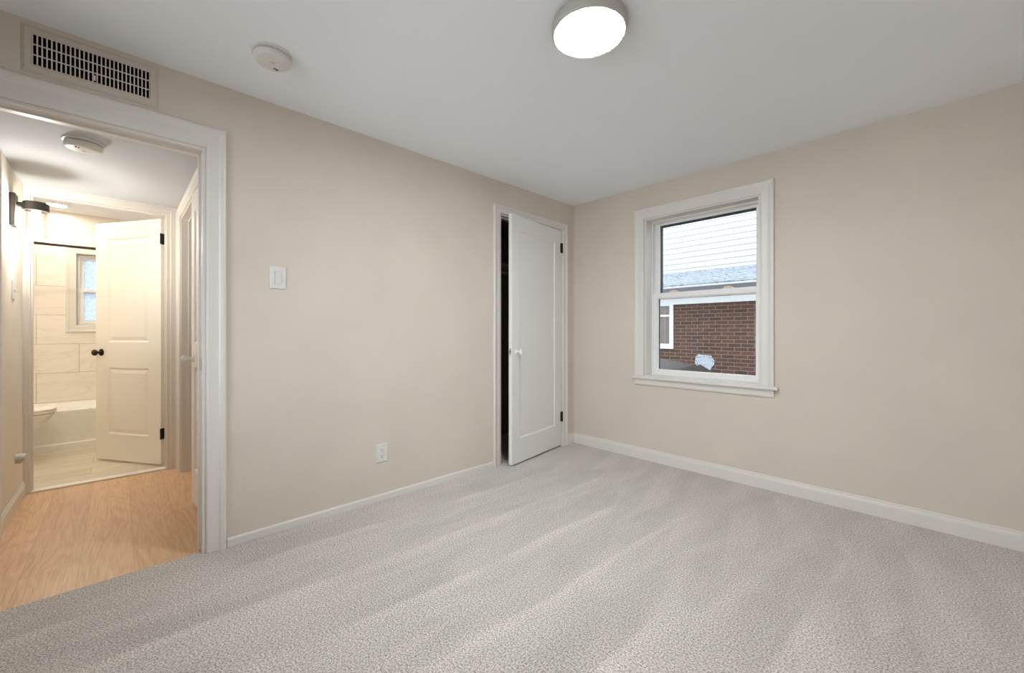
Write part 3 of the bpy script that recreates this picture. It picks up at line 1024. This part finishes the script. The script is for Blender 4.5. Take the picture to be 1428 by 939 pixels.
# inside the closet
cs = root('closet_shelf', (-0.55, -0.675, 1.77), 'brown wooden shelf on a cleat inside the dark bedroom closet', 'shelf')
bm = BM()
box(bm, (-0.2, -0.624, 0.0), (0.2, 0.624, 0.019))
obj('board', bm, M['shelf'], cs, bevel=0.001)
bm = BM()
box(bm, (-0.2, 0.605, -0.08), (0.2, 0.624, 0.0))
obj('cleat', bm, M['shelf'], cs)
bm = BM()
box(bm, (-0.2, -0.624, -0.08), (0.2, -0.605, 0.0))
obj('cleat', bm, M['shelf'], cs)
bm = BM()
lathe(bm, [(0, -0.604), (0.016, -0.604), (0.016, 0.604), (0, 0.604)], aim((0.12, 0, -0.055), (0, 1, 0)), 20)
obj('hanging_rod', bm, M['shelf'], cs, smooth=True)

# ------------------------------------------------------------------ hall fittings
# wall lamp
SX, SZ = -1.335, 1.865
sc = root('wall_sconce', (SX, HL, SZ), 'charcoal wall lamp with clear glass cylinder and lit bulb, hall wall', 'lamp')
bm = BM()
box(bm, (-0.050, 0.0, -0.098), (0.050, 0.024, 0.100))
obj('backplate', bm, M['sconce_metal'], sc, bevel=0.003)
bm = BM()
lathe(bm, [(0, 0.0), (0.017, 0.0), (0.017, 0.030), (0, 0.030)], aim((0, 0.02, 0.040), (0, 1, 0)), 24)
obj('arm', bm, M['sconce_metal'], sc, smooth=True)
CY = 0.102
T = Matrix.Translation((0, CY, 0))
bm = BM()
lathe(bm, [(0, 0.066), (0.052, 0.066), (0.056, 0.063), (0.056, 0.014), (0.054, 0.012), (0.050, 0.012), (0.050, 0.026), (0, 0.026)], T, 48, cap=False)
obj('cap', bm, M['sconce_metal'], sc, smooth=True)
bm = BM()
lathe(bm, [(0, 0.026), (0.021, 0.026), (0.021, -0.016), (0.018, -0.020), (0, -0.020)], T, 28, cap=False)
obj('socket', bm, M['plastic_grey'], sc, smooth=True)
bm = BM()
lathe(bm, [(0.013, -0.018), (0.015, -0.030), (0.024, -0.046), (0.030, -0.062), (0.030, -0.074), (0.024, -0.090), (0.012, -0.099), (0, -0.101)], T, 28, cap=False)
obj('bulb', bm, M['bulb'], sc, smooth=True, label='glowing warm bulb')
bm = BM()
lathe(bm, [(0.0480, 0.024), (0.0480, -0.150), (0.0465, -0.151), (0.0450, -0.150), (0.0450, 0.024)], T, 48, cap=False)
obj('shade', bm, M['shade_glass'], sc, smooth=True, label='clear glass cylinder shade')

# toggle switch
s = root('toggle_switch', (-1.40, HL, 1.382), 'white toggle switch on the left hall wall below the lamp', 'light switch', PI / 2)
obj('plate', plate_bm(0.072, 0.118, 0.006), M['plastic'], s, bevel=0.0008)
bm = BM()
loft(bm, [[(0.005, -0.005, -0.011), (0.005, 0.005, -0.011), (0.005, 0.005, 0.011), (0.005, -0.005, 0.011)], [(0.020, -0.0035, -0.014), (0.020, 0.0035, -0.014), (0.018, 0.0035, -0.005), (0.018, -0.0035, -0.005)]])
obj('toggle', bm, M['plastic'], s, bevel=0.0008)

# door stop bumper
s = root('door_stop', (-1.50, HL, 0.312), 'small white round door stop low on the left hall wall', 'door stop')
bm = BM()
lathe(bm, [(0, 0), (0.031, 0), (0.031, 0.024), (0.028, 0.028), (0, 0.028)], aim((0, 0, 0), (0, 1, 0)), 32, cap=False)
obj('mount', bm, M['plastic_grey'], s, smooth=True, label='grey round mount')
bm = BM()
lathe(bm, [(0.024, 0.028), (0.025, 0.032), (0.023, 0.042), (0.015, 0.048), (0, 0.050)], aim((0, 0, 0.004), (0, 1, 0)), 32, cap=False)
obj('bumper', bm, M['plastic'], s, smooth=True, label='white rubber bumper')

# ------------------------------------------------------------------ bathroom fittings
# alcove tub
tub = root('bathtub', (-3.51, -3.6, 0.006), 'white alcove bathtub below the marble-tiled wall', 'bathtub')
TX0, TX1, TY0, TY1, TZ = -0.358, 0.365, BL + 3.6 + 0.002, BR + 3.6 - 0.002, 0.372


def rrect(x0, x1, y0, y1, r, z, n=6):
    pts = []
    for cx, cy, a0 in ((x1 - r, y1 - r, 0), (x0 + r, y1 - r, PI / 2), (x0 + r, y0 + r, PI), (x1 - r, y0 + r, 3 * PI / 2)):
        for k in range(n + 1):
            a = a0 + k * PI / 2 / n
            pts.append((cx + r * math.cos(a), cy + r * math.sin(a), z))
    return pts


bm = BM()
loft(bm, [rrect(TX0, TX1, TY0, TY1, 0.004, 0.0), rrect(TX0, TX1, TY0, TY1, 0.004, TZ - 0.03), rrect(TX0, TX1 + 0.004, TY0, TY1, 0.006, TZ - 0.010), rrect(TX0, TX1 + 0.001, TY0, TY1, 0.008, TZ),
          rrect(TX0 + 0.055, TX1 - 0.075, TY0 + 0.09, TY1 - 0.09, 0.12, TZ), rrect(TX0 + 0.062, TX1 - 0.085, TY0 + 0.10, TY1 - 0.10, 0.12, TZ - 0.015),
          rrect(TX0 + 0.11, TX1 - 0.13, TY0 + 0.20, TY1 - 0.15, 0.12, 0.10), rrect(TX0 + 0.15, TX1 - 0.17, TY0 + 0.26, TY1 - 0.2, 0.10, 0.07)])
obj('tub_body', bm, M['porcelain'], tub, smooth=True)
bm = BM()
prof = [(TX1, 0.0), (TX1 + 0.014, 0.0), (TX1 + 0.014, 0.060), (TX1 + 0.010, 0.066), (TX1, 0.068)]
loft(bm, [[(a, yy, b) for a, b in prof] for yy in (TY0, TY1)])
obj('skirt_base', bm, M['porcelain'], tub)

# shower rod
rod = root('shower_rod', (-3.20, -3.6, 1.945), 'dark bronze shower curtain rod across the tub alcove', 'curtain rod')
bm = BM()
lathe(bm, [(0, BL + 3.6 + 0.014), (0.0125, BL + 3.6 + 0.014), (0.0125, BR + 3.6 - 0.014), (0, BR + 3.6 - 0.014)], aim((0, 0, 0), (0, 1, 0)), 20)
obj('rod', bm, M['dark_bronze'], rod, smooth=True)
for yy, sg in ((BL + 3.6, 1), (BR + 3.6, -1)):
    bm = BM()
    lathe(bm, [(0, 0), (0.030, 0), (0.030, 0.005), (0.016, 0.018), (0, 0.018)], aim((0, yy + sg * 0.001, 0), (0, sg, 0)), 28)
    obj('flange', bm, M['dark_bronze'], rod, smooth=True)


# toilet: tank at the left wall, bowl pointing across the room
to = root('toilet', (-2.80, -3.735, 0.006), 'white toilet with closed seat beside the bathtub', 'toilet')


def egg(w, y_front, y_back, z, n=40, sq=1.0):
    yc = y_back + (y_front - y_back) * 0.42
    pts = []
    for k in range(n):
        a = 2 * PI * k / n
        s_, c_ = math.sin(a), math.cos(a)
        L_ = (y_front - yc) if s_ > 0 else (yc - y_back)
        e = 0.85 if s_ < 0 else 1.0
        pts.append((w / 2 * math.copysign(abs(c_) ** (0.9 if s_ > 0 else 0.7), c_), yc + L_ * math.copysign(abs(s_) ** e, s_), z))
    return pts


bm = BM()
loft(bm, [egg(0.23, -0.16, -0.60, 0.0), egg(0.215, -0.165, -0.60, 0.03), egg(0.20, -0.19, -0.60, 0.12), egg(0.215, -0.17, -0.60, 0.20), egg(0.28, -0.085, -0.56, 0.30), egg(0.345, -0.012, -0.53, 0.395), egg(0.35, -0.008, -0.52, 0.412), egg(0.33, -0.02, -0.51, 0.416)])
obj('bowl', bm, M['porcelain'], to, smooth=True)
bm = BM()
loft(bm, [egg(0.35, -0.006, -0.47, 0.419), egg(0.362, 0.0, -0.475, 0.424), egg(0.362, 0.0, -0.475, 0.433), egg(0.352, -0.005, -0.47, 0.437)])
obj('seat', bm, M['porcelain'], to, smooth=True)
bm = BM()
loft(bm, [egg(0.352, -0.004, -0.475, 0.440), egg(0.364, 0.002, -0.48, 0.444), egg(0.362, 0.0, -0.48, 0.455), egg(0.33, -0.02, -0.47, 0.462), egg(0.20, -0.11, -0.40, 0.464)])
obj('lid', bm, M['porcelain'], to, smooth=True)
bm = BM()
loft(bm, [rrect(-0.19, 0.19, -0.69, -0.52, 0.04, 0.415), rrect(-0.21, 0.21, -0.70, -0.50, 0.04, 0.74)])
tk = obj('tank', bm, M['porcelain'], to, smooth=True)
bm = BM()
loft(bm, [rrect(-0.22, 0.22, -0.705, -0.49, 0.04, 0.742), rrect(-0.22, 0.22, -0.705, -0.49, 0.04, 0.768), rrect(-0.21, 0.21, -0.70, -0.50, 0.04, 0.776)])
obj('tank_lid', bm, M['porcelain'], to, smooth=True)
bm = BM()
lathe(bm, [(0, 0), (0.012, 0), (0.012, 0.012), (0, 0.014)], aim((-0.15, -0.502, 0.69), (0, 1, 0)), 18)
box(bm, (-0.15, -0.490, 0.684), (-0.08, -0.482, 0.696))
obj('flush_lever', bm, M['chrome'], tk)

# bathroom downlight over the tub, plus two unseen ones added for brightness
for lx, ly, lb in ((-3.55, -3.79, 'round lit ceiling downlight over the bathtub'), (-2.45, -3.55, 'unseen downlight added near the bathroom door to brighten the room'), (-2.45, -4.15, 'unseen downlight added over the toilet to brighten the room')):
    dl = root('ceiling_downlight', (lx, ly, BH), lb, 'lamp', group='bathroom downlights')
    bm = BM()
    lathe(bm, [(0, 0), (0.088, 0), (0.088, -0.004), (0.078, -0.010), (0.070, -0.008), (0.070, -0.003), (0, -0.003)], seg=40, cap=False)
    obj('ring', bm, M['plastic'], dl, smooth=True)
    bm = BM()
    lathe(bm, [(0.069, -0.0045), (0.069, -0.0075), (0, -0.0080)], seg=40, cap=False)
    obj('lens', bm, M['downlight'], dl, smooth=True, label='glowing lens')

# ------------------------------------------------------------------ outside
# unseen block added above this house to keep sky off the passage
bm = BM()
slab(bm, FZ(2.56), -4.2, RX + 0.1, -4.7, 0.2, 0.0, 2.7)
struct('wall_sky_blocker', bm, M['house_white'], 'unseen block added above the house to hold off sky light', 'wall')
GZ = -0.75
struct('ground', slab(BM(), FZ(GZ), -14, 14, -14, 14, -0.1, 0.0), M['concrete'], 'grey driveway between the two houses', 'ground')
nh = root('neighbor_house', (0, 0, 0), 'brick house with white siding and low grey roof outside the window', 'house')
NW = 4.5
bm = BM()
slab(bm, FY(NW), -6.0, 6.0, GZ, 1.95, 0.0, 0.25, [(-1.90, -1.09, 0.84, 1.65)])
obj('brick_wall', bm, M['brick'], nh)
bm = BM()
box(bm, (-6.05, NW - 0.025, 1.655), (6.05, NW - 0.001, 1.90))
box(bm, (-6.05, 4.20, 1.895), (6.05, NW - 0.001, 1.91))
obj('frieze_board', bm, M['house_white'], nh, label='white frieze board under the eave')
bm = BM()
prof = [(4.20, 1.862), (4.115, 1.862), (4.098, 1.90), (4.085, 1.925), (4.085, 1.935), (4.20, 1.935)]
loft(bm, [[(xx, a, b) for a, b in prof] for xx in (-6.1, 6.1)])
gt = obj('gutter', bm, M['gutter_dark'], nh, label='slate grey gutter')
bm = BM()
box(bm, (-6.1, 4.078, 1.932), (6.1, 4.10, 1.956))
obj('gutter_lip', bm, M['house_white'], gt, label='white gutter lip')
bm = BM()
n_c = 14
ring_pts = []
ya, za, yb, zb = 4.06, 1.975, 6.05, 2.51
for k in range(n_c):
    f0, f1 = k / n_c, (k + 1) / n_c
    ring_pts += [(ya + (yb - ya) * f0, za + (zb - za) * f0 + 0.012), (ya + (yb - ya) * f1, za + (zb - za) * f1 + 0.002)]
prof = ring_pts + [(yb, zb - 0.1), (ya, za - 0.02)]
loft(bm, [[(xx, a, b) for a, b in prof] for xx in (-6.2, 6.2)])
obj('roof', bm, M['shingle'], nh, label='grey shingled lower roof')
bm = BM()
prof = [(6.3, 2.30)]
z = 2.45
while z < 7.0:
    prof += [(5.985, z), (6.005, z + 0.122)]
    z += 0.1235
prof += [(6.3, 7.0)]
loft(bm, [[(xx, a, b) for a, b in prof] for xx in (-6.0, 6.0)])
obj('siding_wall', bm, M['siding'], nh, label='white lap siding of the upper storey')
nw = BM()
slab(nw, FY(NW), -1.96, -1.035, 0.79, 1.655, -0.03, 0.06, [(-1.88, -1.105, 0.885, 1.655 - 0.02)])
nwi = obj('house_window', nw, M['house_white'], nh, bevel=0.004, label='white framed window of the brick house')
bm = BM()
box(bm, (-1.88, NW + 0.0, 1.425), (-1.105, NW + 0.04, 1.462))
obj('meeting_rail', bm, M['house_white'], nwi)
bm = BM()
box(bm, (-1.885, NW + 0.045, 0.88), (-1.10, NW + 0.05, 1.64))
obj('pane', bm, M['glass'], nwi)
bm = BM()
loft(bm, [[(-1.90 + 0.02 * k, NW + 0.12 + 0.015 * math.sin(k * 1.1), zz) for k in range(41)] + [(-1.10 - 0.02 * k, NW + 0.125 + 0.015 * math.sin((40 - k) * 1.1), zz) for k in range(41)] for zz in (0.85, 1.66)])
obj('curtain', bm, M['curtain'], nwi, label='brownish curtain')
# worn white paint patch on the brick, thick flakes with brick joints showing
random.seed(4)
bm = BM()
pcx, pcz = -0.447, 0.545
out = []
for k in range(44):
    a = 2 * PI * k / 44
    rx, rz = 0.172, 0.172
    q = 1 + 0.10 * math.sin(3 * a + 0.5) + random.uniform(-0.07, 0.07)
    zz = pcz + rz * q * math.sin(a)
    out.append((pcx + rx * q * math.cos(a) * (1.0 if zz > 0.5 else 0.92), max(zz, 0.36)))
loft(bm, [[(x, NW - 0.001, z) for x, z in out], [(x, NW - 0.008, z) for x, z in out]])
pp = obj('paint_patch', bm, M['patch'], nh, label='peeling white paint patch on the brick')
# parked car between the houses, only its roof and windscreen show over the sill
car = root('parked_car', (-1.2, 2.35, GZ), 'dark car parked outside beside the brick house, roof and windscreen showing', 'car')


def car_section(y, k, top):
    """side outline at half-width y; k narrows the cabin"""
    lower = [(-2.15, 0.32), (-2.22, 0.55), (-2.18, 0.80), (-1.95, 0.92)]
    cabin = [(-1.30, 0.98), (-0.70, top - 0.05), (-0.20, top), (0.75, top), (1.10, top - 0.03), (1.32, top - 0.09)]
    hood = [(1.95, 0.98), (2.45, 0.88), (2.62, 0.72), (2.66, 0.45), (2.60, 0.30)]
    under = [(2.0, 0.20), (0.0, 0.18), (-1.6, 0.20)]
    return [(x, y, z) for x, z in lower + cabin + hood + under]


bm = BM()
secs = []
for y, top, sq in ((-0.84, 0.93, 0.97), (-0.86, 0.96, 1.0), (-0.66, 1.40, 1.0), (-0.35, 1.46, 1.0), (0.0, 1.475, 1.0), (0.35, 1.46, 1.0), (0.66, 1.40, 1.0), (0.86, 0.96, 1.0), (0.84, 0.93, 0.97)):
    secs.append([(x * sq, yy, z) for x, yy, z in car_section(y, 1, max(top, 0.99))])
loft(bm, secs)
obj('body', bm, M['carpaint'], car, smooth=True)
bm = BM()
loft(bm, [[(1.30, -0.52, 1.372), (1.30, 0.52, 1.372), (1.90, 0.60, 1.015), (1.90, -0.60, 1.015)], [(1.33, -0.52, 1.385), (1.33, 0.52, 1.385), (1.93, 0.60, 1.028), (1.93, -0.60, 1.028)]])
obj('windscreen', bm, M['carglass'], car)
for sy in (-1, 1):
    bm = BM()
    loft(bm, [[(-0.85, sy * 0.865, 0.99), (1.45, sy * 0.865, 0.99), (0.95, sy * 0.71, 1.34), (-0.45, sy * 0.71, 1.34)], [(-0.85, sy * 0.85, 0.99), (1.45, sy * 0.85, 0.99), (0.95, sy * 0.69, 1.34), (-0.45, sy * 0.69, 1.34)]])
    obj('side_window', bm, M['carglass'], car)
for wx in (-1.45, 1.55):
    for sy in (-1, 1):
        bm = BM()
        lathe(bm, [(0.0, 0.03), (0.18, 0.03), (0.20, 0.0), (0.31, 0.0), (0.325, 0.02), (0.325, 0.18), (0.31, 0.20), (0, 0.20)], aim((wx, sy * 0.87, 0.325), (0, -sy, 0)), 32)
        obj('wheel', bm, M['rubber'], car, smooth=True)
